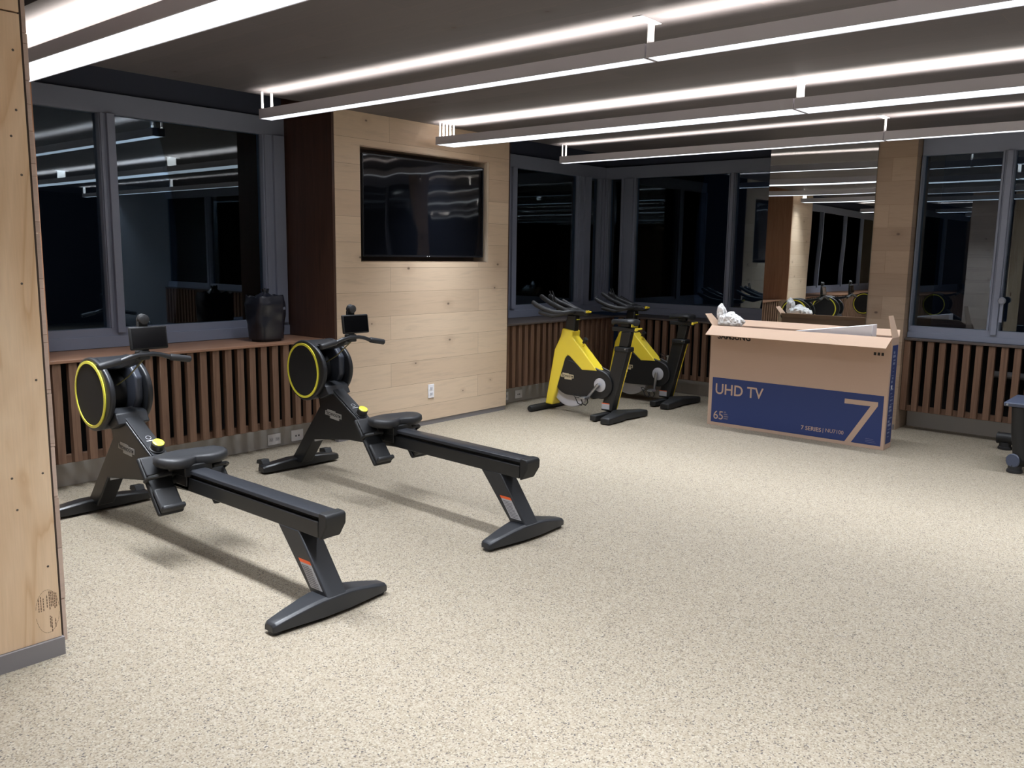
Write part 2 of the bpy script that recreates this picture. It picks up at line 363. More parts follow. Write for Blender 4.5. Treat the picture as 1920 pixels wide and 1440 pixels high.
# edges of the oak boards cladding the column's far side
ce = MB(); zz = [0.035, .207, .41, .61, .807, 1.01, 1.20, 1.40, 1.60, 1.80, 1.957, 2.13, 2.29, 2.47, CZ-.004]
for a, b in zip(zz, zz[1:]):
    j = random.uniform(-.0015, .0015); ce.box(1.264+j, 1.286+j, PY0+.03, 3.93, a+.0008, b-.0008)
structure(obj('wall_front', ce, planks('oak_board_edges', 1, 2, .205, 1.9, (214, 190, 174), (192, 168, 152), voff=0), smooth=False, bevel=.0015))
structure(obj('trim_9', MB().box(1.2545, 1.2635, PY0+.012, 3.93, .035, CZ-.004), mat('board_gap_shade', (60, 48, 40), .9), smooth=False))  # dark strip standing in for the shaded gap beside the plywood
sw = thing('wall_switch', 'white wall switch on the hidden side of the column, seen only reflected', 'switch')
obj('plate', MB().box(1.288, 1.294, 3.48, 3.56, 1.13, 1.25), WHITEP, sw, bevel=.002); obj('rocker', MB().box(1.294, 1.299, 3.505, 3.535, 1.16, 1.22), WHITEP, sw, bevel=.001)
# far walls behind the photographer (only reflected)
PALE = mat('pale_grey_plaster', (150, 154, 162), .7)
structure(obj('wall_back', MB().box(-6, 9.6, -6.1, -6, 0, CZ+.3), mat('dark_back_wall', (58, 52, 50), .7), smooth=False))
structure(obj('wall_back', MB().box(7.1, 8.2, -3.4, -3.0, 0, CZ), PALE, smooth=False))
structure(obj('wall_front', MB().box(-6.1, -6, -6, 6.6, 0, CZ+.3), mat('oak_far_wall', (170, 140, 112), .6), smooth=False))
structure(obj('wall_back', MB().box(8.6, 8.7, -6, -3.2, 0, CZ+.3), VOID, smooth=False))

# ------------------------------------------------------------------ window bays
def bay(idx, loc, rz, x0, x1, mull, ymax=.12, plinth_y=-.41, slat_y=-.55, first=0.0, pipes=False, slat_x0=None, slat_x1=None, hd=True,
        label='', sillmat=None, gz=(.985, 2.472), zf=.848, lw=(-.14, .06)):
    """local x runs along the wall, local y points outside; y=0 is the glass"""
    rw = root('window_%d' % idx, loc, rz)
    fr = MB()
    fr.box(x0, x1, -.035, .06, zf, gz[0]).box(x0, x1, -.035, .06, gz[1], 2.612)
    fr.box(x0, x1, -.05, -.035, zf, gz[0]-.055)
    for a, b in mull:
        fr.box(a, b, -.035, .06, gz[0], gz[1])
        wdt = b-a
        fr.box(a+wdt*.42, b-wdt*.10, -.062, -.035, gz[0]-.035, gz[1])
        fr.box(a+wdt*.06, a+wdt*.22, -.048, -.035, gz[0], gz[1])
    obj('window_frame', fr, FRAME, rw, bevel=.002, seg=1)
    edges = [x0]+[e for m_ in mull for e in m_]+[x1]
    for a, b in zip(edges[::2], edges[1::2]):
        if b-a > .03:
            g = MB().box(a-.004, b+.004, .008, .016, gz[0]-.004, gz[1]+.004); obj('pane', g, GLASS, rw, smooth=False)
    # header and pocket above, wall behind the slats, both toned dark for shade; plinth
    structure(obj('trim_%d' % (20+idx), MB().box(x0, x1, .0, .1, 2.613, CZ+.35), HEAD, rw, smooth=False))
    s0, s1 = (x0 if slat_x0 is None else slat_x0), (x1 if slat_x1 is None else slat_x1)
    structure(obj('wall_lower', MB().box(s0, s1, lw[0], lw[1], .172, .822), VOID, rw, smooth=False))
    structure(obj('plinth', MB().box(s0, s1, plinth_y, max(.06, plinth_y+.15), 0, .171), CONC, rw, smooth=False))
    obj('window_sill', MB().box(s0, s1, slat_y-.012, -.036, .826, .846), sillmat or SILLW, rw, bevel=.003)
    return rw
def slats(label, loc, rz, x0, x1, slat_y, first, n, pitch=.1, wd=.052):
    t = thing('slatted_radiator_cover', label, 'radiator cover', loc, rz, None)
    s = MB()
    for k in range(n):
        a = first+k*pitch
        if a < x0-.001 or a+wd > x1+.001: continue
        s.box(a, a+wd, slat_y, slat_y+.045, .182, .824)
    obj('slats', s, SLATW, t, bevel=.002, seg=1)
    obj('bottom_rail', MB().box(x0, x1, slat_y+.0455, slat_y+.085, .173, .225), SLATW, t, bevel=.002, seg=1)
    obj('shade_backing', MB().box(x0, x1, slat_y+.30, slat_y+.31, .173, .824), mat('slat_gap_shade', (14, 13, 14), .9), t, smooth=False)  # black sheet added for the darkness between the slats
    return t
# bay 1: left of the television pillar
bay(1, (0, 6.15, 0), 0, 2.121, 4.286, [(2.121, 2.20), (2.775, 2.89), (4.075, 4.286)])
slats('brown wooden slat radiator cover under the left window, behind the two rowers', (0, 6.15, 0), 0, 2.121, 4.30, -.55, 2.168, 22)
# bay 2: between television pillar and the room's corner
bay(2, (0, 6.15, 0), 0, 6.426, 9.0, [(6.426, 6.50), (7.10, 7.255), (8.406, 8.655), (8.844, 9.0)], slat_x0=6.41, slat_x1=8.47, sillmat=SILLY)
slats('dark brown wooden slat radiator cover between the wood pillar and the corner', (0, 6.15, 0), 0, 6.41, 8.40, -.55, 6.418, 20)
# bay 3: far wall between corner and mirror pillar (local x = -world y)
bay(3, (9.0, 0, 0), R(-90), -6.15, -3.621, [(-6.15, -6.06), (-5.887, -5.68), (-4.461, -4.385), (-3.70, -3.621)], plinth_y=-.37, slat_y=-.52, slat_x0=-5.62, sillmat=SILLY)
slats('brown wooden slat radiator cover on the far wall behind the yellow bikes', (9.0, 0, 0), R(-90), -5.58, -3.63, -.52, -5.55, 20)
# bay 4: right of the mirror pillar, turned a little
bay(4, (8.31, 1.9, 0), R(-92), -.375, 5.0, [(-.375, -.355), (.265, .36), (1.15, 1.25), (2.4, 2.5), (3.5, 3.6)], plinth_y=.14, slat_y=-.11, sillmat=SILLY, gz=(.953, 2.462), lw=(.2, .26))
slats('brown wooden slat radiator cover under the right window beside the carton', (8.31, 1.9, 0), R(-92), -.375, 5.0, -.11, -.372, 54, pitch=.0985)
# bay 5: beyond the second pillar, seen in the mirror only
bay(5, (0, 6.15, 0), 0, -6.0, 1.129, [(-.1, 0), (1.05, 1.129), (-1.4, -1.3), (-3.0, -2.9), (-4.4, -4.3)])
slats('brown wooden slat radiator cover beyond the plywood column, seen in the mirror', (0, 6.15, 0), 0, -6.0, 1.129, -.55, -5.93, 71)
structure(obj('trim_10', MB().box(8.405, 8.475, 5.605, 5.66, .173, .825), SLATW, smooth=False))
# casement handle on the right window
hnd = thing('window_handle', 'grey casement handle with round knob on the right window mullion', 'window handle', (8.31, 1.9, 0), R(-92))
obj('rose', MB().lathe([(.026, 0), (.030, .01), (.030, .03), (.022, .038)], (.375, -.063, 1.215), (0, -1, 0), 24), mat('light_grey_metal', (150, 156, 170), .35, .3), hnd)
obj('lever', MB().box(.362, .388, -.078, -.064, 1.03, 1.20), FRAME, hnd, bevel=.004)
pp = thing('radiator_pipe', 'grey insulated pipe running behind the slats beside the bench', 'pipe', (8.31, 1.9, 0), R(-92))
obj('pipe', MB().tube([(.33, .02, .575), (2.5, .02, .575)], .03, 14), mat('grey_pipe_wrap', (112, 112, 114), .6), pp)
obj('pipe', MB().tube([(.50, .02, .20), (.50, .02, .544)], .008, 8), mat('copper_pipe', (110, 80, 60), .5), pp)
# pieces of the floor-level wall below pillars
structure(obj('baseboard_right', MB().box(8.14, 8.149, 2.29, 3.61, 0, .05), GREYB, smooth=False))

# mirror, leaning a hair off the pillar
mi = thing('wall_mirror', 'tall frameless mirror on the far wooden pillar behind the open carton', 'mirror', (8.143, 2.61, 0), R(1.5))
obj('glass_sheet', MB().box(-.006, -.001, 0, 1.0, .30, 2.62), mat('mirror_edge', (150, 170, 170), .1, .2), mi, smooth=False)
obj('reflecting_face', MB().box(-.0075, -.0061, 0, 1.0, .30, 2.62), MIRR, mi, smooth=False)
obj('mounting_block', MB().box(-.0005, .004, .0, .04, .32, 2.6), BLK2, mi, smooth=False)

# ------------------------------------------------------------------ pendant lights
def lamp(xc, wd, y0, y1, label, group=None, rods=False, near_joint=True):
    t = thing('linear_pendant_light', label, 'light', (xc, y0, 2.465), 0, group)
    L = y1-y0; h = wd/2
    H = MB()
    H.box(-h, -h+.006, 0.002, L-.002, 0, .066).box(h-.006, h, .002, L-.002, 0, .066).box(-h+.006, h-.006, .002, .008, 0, .066).box(-h+.006, h-.006, L-.008, L-.002, 0, .066)
    H.box(-h+.006, h-.006, .008, L-.008, .030, .036)
    obj('housing', H, HOUS, t, smooth=False)
    obj('lower_diffuser', MB().box(-h+.0065, h-.0065, .0085, L-.0085, .002, .006), LDOWN, t, smooth=False)
    obj('upper_diffuser', MB().box(-h+.0065, h-.0065, .0085, L-.0085, .058, .062), LUP, t, smooth=False)
    for nm, z_, col_, pw_, spr, flip in (('lamp_down', .0012, C_DOWN, P_DOWN, SPR_DOWN, 0), ('lamp_up', .0630, C_UP, P_UP, SPR_UP, math.pi)):
        la = bpy.data.lights.new(nm, 'AREA'); la.shape = 'RECTANGLE'; la.size = wd-.014; la.size_y = L-.018
        la.color = col_; la.energy = pw_*la.size*la.size_y*math.pi; la.spread = spr
        lo = bpy.data.objects.new(nm, la); COL.objects.link(lo); lo.parent = t; lo.location = (0, L/2, z_); lo.rotation_euler = (flip, 0, 0)
    top = CZ-2.465
    hk = MB()                                       # hanger rods at the far end
    n = 2 if wd < .15 else 5
    for k in range(n if rods else 0):
        x = -h*.75+k*(1.5*h)/(n-1); hk.box(x-.009, x+.009, L-.030, L-.022, .0665, top-.001)
        obj('hanger', hk, WHITEP, t, bevel=.001, seg=1); hk = MB()
    if near_joint:                                  # bracket covering the joint with the next length
        j = MB().box(-wd*.25, wd*.25, -.0, .006, .067, top-.004)
        obj('joint_bracket', j, WHITEP, t, smooth=False)
        obj('ceiling_plate', MB().box(-.09, .09, .0, .05, top-.004, top-.001), WHITEP, t, smooth=False)
    return t
ys = (5.40, 2.24, -.92, -4.08)
cols = [(1.935, .215), (3.63, .105), (5.43, .225), (7.115, .085)]
lab = ['nearest wide pendant light bar crossing the top left corner', 'narrow pendant light bar, second row, running towards the television wall',
       'wide pendant light bar, third row, ending above the television', 'narrow farthest pendant light bar in front of the mirror pillar']
lab2 = ['', 'near length of the second narrow pendant light row, at top right', 'near length of the third wide pendant light row, at right edge', 'near length of the farthest narrow pendant light row, at right edge']
for i, (xc, wd) in enumerate(cols):
    lamp(xc, wd, ys[1]+.003, ys[0], lab[i], rods=True)
    if i: lamp(xc, wd, ys[2]+.003, ys[1]-.003, lab2[i])
    else: lamp(xc, wd, ys[2]+.003, ys[1]-.003, 'pendant light bar out of view, seen only as a reflection', 'pendant lights seen only in reflections')
    lamp(xc, wd, ys[3]+.003, ys[2]-.003, 'pendant light bar out of view, seen only as a reflection', 'pendant lights seen only in reflections')
for xc, wd in ((.2, .105), (-1.55, .225), (-3.3, .105)):
    for k in range(3):
        if xc > 0 and k == 0:
            lamp(xc, wd, ys[1]+.003, 3.2, 'pendant light bar out of view, seen only as a reflection', 'pendant lights seen only in reflections'); continue
        lamp(xc, wd, ys[k+1]+.003, ys[k]-.003, 'pendant light bar out of view, seen only as a reflection', 'pendant lights seen only in reflections')

# ------------------------------------------------------------------ television
tv = thing('television', 'large black flat television recessed in the oak wall', 'television', (5.322, 5.52, 1.925))
obj('casing', MB().box(-.728, .728, -.012, .07, -.415, .415), BLK2, tv, bevel=.006)
obj('screen', MB().box(-.716, .716, -.0135, -.0125, -.398, .403), TVM, tv, smooth=False)
obj('bezel', MB().box(-.727, -.7165, -.016, -.0125, -.414, .414).box(.7165, .727, -.016, -.0125, -.414, .414).box(-.7165, .7165, -.016, -.0125, .4035, .414).box(-.7165, .7165, -.016, -.0125, -.414, -.3985), mat('gloss_bezel', (30, 31, 36), .25), tv, smooth=False)
obj('standby_mark', quad((0, -.0162, -.411), (1, 0, 0), (0, 0, 1), -.006, .002, 0, .006), INKW, tv, smooth=False)
obj('standby_mark', quad((0, -.0162, -.411), (1, 0, 0), (0, 0, 1), .018, .026, 0, .006), INKW, tv, smooth=False)
obj('wall_mount', MB().box(-.3, .3, .07, .147, -.2, .2), BLK2, tv, smooth=False)

# ------------------------------------------------------------------ outlets
def outlet(label, loc, wd, ht, rz=0, gangs=2, ports=False):
    t = thing('wall_outlet', label, 'outlet', loc, rz)
    obj('cover_plate', MB().box(-wd/2, wd/2, -.006, 0, -ht/2, ht/2), WHITEP, t, bevel=.002)
    for g in range(gangs):
        if wd > ht: cx, cz = (-wd/4+g*wd/2, 0) if gangs > 1 else (0, 0)
        else: cx, cz = 0, (-ht/5+g*ht*.4)
        if ports:
            s = MB()
            for k in (-1, 1): s.box(cx+k*.014-.006, cx+k*.014+.006, -.0068, -.006, cz-.010, cz+.004)
            obj('data_port', s, mat('port_dark', (70, 72, 80), .5), t, smooth=False)
        else:
            obj('socket', MB().box(cx-.017, cx+.017, -.0085, -.006, cz-.014, cz+.014), mat('socket_white', (214, 214, 220), .4), t, bevel=.002)
            s = MB(); s.box(cx-.008, cx-.006, -.0095, -.0085, cz-.002, cz+.006).box(cx+.006, cx+.008, -.0095, -.0085, cz-.002, cz+.006).box(cx-.002, cx+.002, -.0095, -.0085, cz-.010, cz-.006)
            obj('slots', s, mat('slot_grey', (120, 120, 128), .6), t, smooth=False)
    return t
outlet('white double power outlet on the grey plinth, left of the data outlet', (3.853, 5.738, .062), .118, .088)
outlet('white data outlet on the grey plinth behind the second rower', (4.072, 5.738, .062), .115, .090, ports=True, gangs=1)
outlet('white upright power outlet low on the oak wall under the television', (5.354, 5.495, .309), .075, .125)
outlet('white data outlet on the plinth just right of the wood pillar', (6.887, 5.738, .075), .115, .088, ports=True, gangs=1)
outlet('white outlet on the plinth half hidden by the wood pillar edge', (6.66, 5.738, .075), .115, .088)

# ------------------------------------------------------------------ rubbish bin on the sill
def crumple(mb, amp, fr, seed, keep=None):
    out = []
    for v in mb.v:
        p = Vector(v)*fr+Vector((seed, seed*1.7, 0)); d = noise.noise_vector(p); d2 = noise.noise_vector(p*2.3)
        k = 1 if keep is None else keep(v)
        out.append(tuple(Vector(v)+(d*amp+d2*amp*.5)*k))
    mb.v = out; return mb
bn = thing('waste_bin', 'small bin lined with a black bag on the left window sill', 'bin', (3.845, 5.79, .8475), R(4))
bb = MB(); rings = []
for z, a, b in ((0, .105, .085), (.04, .110, .09), (.27, .128, .110), (.275, .128, .110)):
    rings.append([(a*math.copysign(abs(math.cos(t))**.6, math.cos(t)), b*math.copysign(abs(math.sin(t))**.6, math.sin(t)), z) for t in [2*math.pi*k/28 for k in range(28)]])
bb.loft(rings); obj('body', bb, mat('bin_black', (20, 20, 24), .5), bn)
bg = MB(); rings = []; random.seed(5)
for i in range(26):
    f = i/25; z = .02+.35*f
    s = 1.06 if f < .75 else 1.06-.1*((f-.75)/.25)
    a = (.118+.018*min(f/.75, 1))*s; b = (.096+.018*min(f/.75, 1))*s
    if f > .8: z = .02+.35*.8+.35*.2*((f-.8)/.2)*.7
    rings.append([(a*math.copysign(abs(math.cos(t))**.6, math.cos(t)), b*math.copysign(abs(math.sin(t))**.6, math.sin(t)), z + (.03*noise.noise((math.cos(t)*2, math.sin(t)*2, 3)) if f > .8 else 0)) for t in [2*math.pi*k/48 for k in range(48)]])
for s, z in ((.75, .325), (.45, .345), (.16, .372), (.20, .40)):
    rings.append([(x*s/1.0, y*s, z+.012*noise.noise((x*30, y*30, z))) for x, y, _ in rings[25]])
bg.loft(rings); crumple(bg, .008, 12, 2, keep=lambda v: min(1, v[2]*8) if v[2] < .33 else 1.3)
bg.v = [(x, y, max(z, .003)) for x, y, z in bg.v]
obj('bin_bag', bg, mat('black_bag_film', (24, 26, 36), .3, spec=.6), bn, angle=50)
obj('bag_band', MB().box(.02, .100, -.1155, -.1125, .245, .266), mat('silver_band', (110, 114, 130), .3, .5), bn)

# ------------------------------------------------------------------ rowing machine
def ringpts(cx, cy, cz, r, ax='x', n=48, a0=0, a1=2*math.pi):
    return [(cx, cy+r*math.cos(a), cz+r*math.sin(a)) for a in [a0+(a1-a0)*k/n for k in range(n+1)]]
def footbar(half, hy0, hy1, z0, zc, zt, cw=.07):
    """tapering cross bar along x: tall and deep in the middle, low and narrow at the tips"""
    xs = [-half, -half+.012, -half*.75, -half*.45, -cw, cw, half*.45, half*.75, half-.012, half]
    rings = []
    for x in xs:
        t = min(1, max(0, (abs(x)-cw)/(half-cw))); hy = hy0+(hy1-hy0)*t; zz_ = zc+(zt-zc)*(t**1.2)
        if abs(x) > half-.005: hy *= .8; zz_ -= .006
        rings.append([(x, -hy, z0), (x, hy, z0), (x, hy, zz_-.010), (x, hy-.012, zz_), (x, -hy+.012, zz_), (x, -hy, zz_-.010)])
    return MB().loft(rings)
def badge(parent, p0, ux, uz, wd, ht, plate, ink):
    p0, ux_, uz_ = Vector(p0), Vector(ux).normalized(), Vector(uz).normalized(); nn = ux_.cross(uz_)
    poly = [(0, .28), (0, .78), (.12, .78), (.12, 1), (.62, 1), (.62, .86), (1, .86), (1, .28), (.86, .28), (.86, 0), (.30, 0), (.30, .28)]
    vs = [p0+ux_*a*wd+uz_*b*ht for a, b in poly]; n = len(vs)
    pl = obj('brand_badge', MB().add(vs+[v+nn*.0015 for v in vs], [tuple(range(n)), tuple(range(2*n-1, n-1, -1))]+[(i, n+i, n+(i+1) % n, (i+1) % n) for i in range(n)]), plate, parent, smooth=False)
    writing('badge_lettering', 'TECHNOGYM', p0+ux_*wd*.05+uz_*ht*.36, ux_, uz_, wd*.9, ht*.36, ink, pl, lift=.0024, bold=.02)
    return pl
def rower(loc, rz, label):
    t = thing('rowing_machine', label, 'rowing machine', loc, rz, None)
    # rear foot and leg
    rf = obj('rear_foot', footbar(.305, .062, .036, .016, .098, .052), BLKG, t, bevel=.003)
    for sx in (-1, 1): obj('rubber_pad', MB().lathe([(.026, 0), (.028, .004), (.028, .016)], (sx*.275, 0, 0), (0, 0, 1), 16), RUB, rf)
    rl = obj('rear_leg', MB().prism([(-.062, .085), (.058, .085), (.292, .350), (.138, .350)], 'x', -.052, .052), BLKG, t, bevel=.006)
    # warning label on the left face of the leg
    d = Vector((0, .195, .255)).normalized(); o_ = Vector((-.0525, .018, .100))
    q0 = Vector((-.0525, .0, 0)); sd = Vector((0, -1, 0))
    ln = MB(); mk = lambda s0, s1, b0, b1: quad(Vector((-.0524, .055, .115)), (0, -1, 0), (0, 0, 1), s0, s1, b0, b1)
    def shear(mb): mb.v = [(x, y+(z-.115)*.765, z) for x, y, z in mb.v]; return mb
    wl_ = obj('warning_label', shear(mk(0, .080, 0, .098)), LAB, rl, smooth=False)
    obj('label_header', shear(mk(0, .080, .098, .112)), ORG, wl_, smooth=False)
    pr_ = MB(); random.seed(11)
    for k in range(11):
        e = random.uniform(.055, .072); qq = quad(Vector((-.0530, .055, .115)), (0, -1, 0), (0, 0, 1), .006, e, .006+k*.008, .009+k*.008); pr_.add(qq.v, qq.f)
    obj('label_print', shear(pr_), mat('label_print', (96, 96, 100), .6), wl_, smooth=False)
    # rail: body, side groove, top track, end cap
    obj('rail', MB().box(-.050, .050, .0, 1.22, .345, .418), BLK, t, bevel=.006)
    obj('rail_groove', MB().box(-.032, .032, .0, 1.20, .4181, .436), mat('groove_black', (6, 6, 7), .8), t, smooth=False)
    obj('rail_track', MB().prism([(-.050, .4361), (.050, .4361), (.047, .452), (.036, .457), (-.036, .457), (-.047, .452)], 'y', -.005, 1.20), mat('track_grey', (50, 52, 57), .33, .2), t, bevel=.002, seg=1)
    obj('rail_end_cap', MB().prism([(-.0055, .459), (-.052, .457), (-.060, .445), (-.058, .405), (-.018, .342), (-.0055, .340)], 'x', -.053, .053), BLK2, t, bevel=.006, seg=3)
    # frame: slanting beam + front leg as one plate body
    body = [(1.05, .345), (1.40, .318), (1.55, .310), (1.955, .250), (2.115, .050), (2.245, .050), (1.868, .497), (1.90, .62), (1.82, .675), (1.554, .525), (1.414, .450), (1.30, .432), (1.05, .430)]
    fb = obj('frame', MB().prism(body, 'x', -.050, .050), BLK, t, bevel=.008, seg=3)
    # glossy strip along the beam's top
    u = Vector((0, 1.82-1.414, .675-.450)).normalized(); p0 = Vector((.070, 1.30, .455))
    nn = Vector((-1, 0, 0)).cross(u)
    obj('beam_cover', MB().prism([(1.400, .447), (1.408, .457), (1.80, .674), (1.80, .660)], 'x', -.042, .042), BLKG, t, bevel=.003)
    def onbeam(s): return Vector((0, 1.408, .4575))+u*s
    kb = onbeam(.065); nrm = Vector((0, -u.z, u.y))
    if nrm.z < 0: nrm = -nrm
    k1 = obj('resistance_knob', MB().lathe([(.040, 0), (.040, .006), (.033, .008), (.034, .040), (.030, .044)], kb, nrm, 28), BLK2, t)
    obj('knob_cap', MB().lathe([(.030, .0442), (.030, .048), (.026, .0505), (.001, .051)], kb, nrm, 28), YEL, k1)
    ic = onbeam(.165)+nrm*.002
    tor = []; e1 = Vector((1, 0, 0)); e2 = u
    obj('icon', MB().tube([ic+e1*.014*math.cos(a)+e2*.014*math.sin(a) for a in [2*math.pi*k/16 for k in range(17)]], .0014, 6, cap=False), INKW, t)
    obj('icon_caption', quad(onbeam(.136)+nrm*.0008, (1, 0, 0), u, -.022, .022, 0, .006), INKW, t, smooth=False)
    qm = quad(onbeam(-.02)+nrm*.0008, (1, 0, 0), u, -.03, .012, 0, .034); obj('small_label', qm, INKW, t, smooth=False)
    badge(t, (-.0505, 1.800, .435), (0, -1, -.06), (0, -.06, 1), .185, .056, BADGEG, INKK)
    obj('adjust_plate', MB().box(-.040, .040, 1.945, 1.952, .236, .249), SILV, t)
    # front foot with transport wheels
    ff = obj('front_foot', MB().loft([[(x, 2.205+s_*hy, z) for s_, z in ((-1, .015), (1, .015), (1, zt_-.01), (.7, zt_), (-.7, zt_), (-1, zt_-.01))] for x, hy, zt_ in ((-.315, .034, .052), (-.29, .046, .062), (-.09, .052, .082), (.09, .052, .082), (.29, .046, .062), (.315, .034, .052))]), BLK, t, bevel=.003)
    for sx in (-1, 1):
        obj('transport_wheel', MB().lathe([(.030, 0), (.034, .006), (.034, .030), (.030, .036)], (sx*.262-.018, 2.262, .036), (1, 0, 0), 24), RUB, ff)
        obj('wheel_guard', MB().prism([(2.215, .062), (2.305, .055), (2.297, .085), (2.235, .094)], 'x', sx*.262-.03, sx*.262+.03), BLK2, ff, bevel=.004)
    # drum: two cheeks, open shell and inner wheel
    CX, CY, CZ_ = .0, 1.95, .742; HW = .120; RO = .207
    for sx in (-1, 1):
        a, b = (-HW, -HW+.030) if sx < 0 else (HW-.030, HW)
        pts = []
        for k in range(64):                         # cheek outline: circle drawn out towards the rower
            an = 2*math.pi*k/64; y, z = math.cos(an), math.sin(an)
            r = RO*(1+.20*max(0, math.cos(an-R(172)))**4)
            pts.append((CY+r*y, CZ_+r*z))
        ck = obj('drum_cheek', MB().prism(pts, 'x', a, b), BLKG, t, bevel=.010, seg=3)
        fx = sx*(HW+.0005)
        obj('disc_face', MB().lathe([(.172, 0), (.172, .003), (.001, .0035)], (fx, CY, CZ_), (sx, 0, 0), 64), DISC, ck)
        obj('yellow_ring', MB().lathe([(.188, 0), (.188, .006), (.173, .007), (.173, 0)], (fx, CY, CZ_), (sx, 0, 0), 64), YEL, ck)
    sh = MB(); n = 44; a0, a1 = R(-140), R(122); inner = []; outer = []
    prof = [a0+(a1-a0)*k/n for k in range(n+1)]
    outer = [(CY+(RO-.003)*math.cos(a), CZ_+(RO-.003)*math.sin(a)) for a in prof]; inner = [(CY+(RO-.016)*math.cos(a), CZ_+(RO-.016)*math.sin(a)) for a in prof]
    sh.prism(outer+inner[::-1], 'x', -HW+.0302, HW-.0302); obj('drum_shell', sh, BLKG, t)
    obj('drum_throat', MB().prism([(1.70, .600), (1.735, .655), (1.80, .672), (1.85, .60), (1.80, .56)], 'x', -.0895, .0895), BLKG, t, bevel=.006)
    obj('inner_shroud', MB().prism([(1.80, .66), (1.76, .72), (1.76, .84), (1.82, .90), (1.95, .92), (1.95, .60)], 'x', .045, .0898), mat('shroud_grey', (62, 66, 76), .35), t, bevel=.01)
    obj('flywheel', MB().lathe([(.12, -.085), (.125, -.08), (.125, .040), (.12, .044)], (0, CY+.03, CZ_), (1, 0, 0), 40), mat('cavity_black', (12, 12, 14), .5), t)
    # handle support arm rising from the drum, clamp, tablet
    arm = MB().loft([[(x+sx, y, z+sz) for sx, sz in ((-w_, -h_), (w_, -h_), (w_, h_), (-w_, h_))] for x, y, z, w_, h_ in ((-.03, 1.86, .905, .03, .022), (-.02, 1.72, .925, .024, .020), (.0, 1.62, .955, .022, .014), (.01, 1.585, .985, .022, .012))])
    obj('support_arm', arm, BLKG, t, bevel=.004)
    stem = obj('tablet_stem', MB().box(-.010, .046, 1.585, 1.605, .965, 1.165).prism([(-.010, 1.165), (.046, 1.165), (.046, 1.180), (.036, 1.199), (.018, 1.207), (0, 1.199), (-.010, 1.180)], 'y', 1.585, 1.605), BLK2, t, bevel=.004)
    obj('stem_knob', MB().lathe([(.026, 0), (.028, .005), (.026, .018), (.020, .022)], (.020, 1.5845, 1.176), (0, -1, 0), 24), RUB, stem)
    Mt = Matrix.Translation((.032, 1.560, 1.078)) @ Matrix.Rotation(R(-8), 4, 'X')
    tb = obj('tablet', MB().box(-.104, .104, -.010, .010, -.062, .062, Mt), BLK2, t, bevel=.009, seg=3)
    obj('tablet_screen', MB().box(-.094, .094, -.0115, -.0105, -.053, .053, Mt), SCREEN, tb, smooth=False)
    obj('clamp', MB().box(-.030, .034, 1.545, 1.600, .962, 1.012), BLK2, t, bevel=.008)
    # handle bar, gull shaped
    hb = obj('handle_bar', MB().tube([(-.13, 1.555, .965), (-.07, 1.55, .985), (-.03, 1.55, .992), (.05, 1.55, .992), (.09, 1.55, .985), (.15, 1.555, .965)], .0125, 12), BLKG, t)
    obj('grip', MB().tube([(-.245, 1.555, .944), (-.24, 1.555, .945), (-.13, 1.555, .966), (-.125, 1.555, .967)], [.014, .0185, .0185, .015], 14), RUB, hb)
    obj('grip', MB().tube([(.265, 1.555, .944), (.26, 1.555, .945), (.15, 1.555, .966), (.145, 1.555, .967)], [.014, .0185, .0185, .015], 14), RUB, hb)
    obj('pull_strap', MB().tube([(.0, 1.56, .965), (-.02, 1.70, .86), (-.03, 1.82, .80)], .004, 6), mat('strap_olive', (110, 106, 70), .7), t)
    # seat
    sy = 1.125; outl = []
    N = 48
    for k in range(N):
        a = 2*math.pi*k/N; c, s_ = math.cos(a), math.sin(a)
        x = .192*math.copysign(abs(c)**.62, c); y = .115*math.copysign(abs(s_)**.75, s_)
        if s_ < 0: y += .050*math.exp(-(x/.05)**2)            # notch behind
        else: y += .018*math.exp(-(x/.10)**2)-.030*abs(x)/.19
        outl.append((x, y))
    rings = []
    for zo, sc_, dz in ((-.030, .80, 0), (-.026, .93, 0), (-.008, 1.0, 0), (.010, .985, 1), (.020, .92, 1), (.024, .75, 1), (.018, .45, 1), (.012, .15, 1)):
        rings.append([(x*sc_, sy+y*sc_, .500+zo+(.012*(abs(x*sc_)/.19)**2 if dz else .006*(abs(x)/.19)**2)) for x, y in outl])
    obj('seat', MB().loft(rings), RUB, t, angle=60)
    obj('seat_carriage', MB().box(-.075, .075, sy-.085, sy+.075, .425, .482).box(-.062, -.052, sy-.07, sy+.07, .37, .43).box(.052, .062, sy-.07, sy+.07, .37, .43), BLK2, t, bevel=.006)
    # foot plates, steep, one each side
    for sx in (-1, 1):
        fp = MB(); A = Vector((sx*.150, 1.245, .500)); B = Vector((sx*.150, 1.040, .245)); d = (B-A).normalized(); nrm = Vector((0, d.z, -d.y))
        if nrm.y > 0: nrm = -nrm
        Mx = Matrix((Vector((1, 0, 0)), -d, nrm)).transposed().to_4x4(); Mx.translation = A
        pl_ = obj('foot_plate', MB().box(-.068, .068, -.315, .012, -.014, .012, Mx), BLK2, t, bevel=.012, seg=3)
        obj('heel_cup', MB().box(-.060, .060, -.300, -.180, .0125, .034, Mx).box(-.060, .060, -.312, -.285, .012, .062, Mx), RUB, pl_, bevel=.010)
        obj('toe_pad', MB().box(-.058, .058, -.10, .0, .0125, .022, Mx), RUB, pl_, bevel=.005)
        obj('foot_strap', MB().tube([Mx @ Vector((-.066, -.12, .0)), Mx @ Vector((-.064, -.125, .045)), Mx @ Vector((-.03, -.135, .075)), Mx @ Vector((.03, -.135, .078)), Mx @ Vector((.064, -.125, .045)), Mx @ Vector((.066, -.12, .0))], .011, 8), BLK2, pl_)
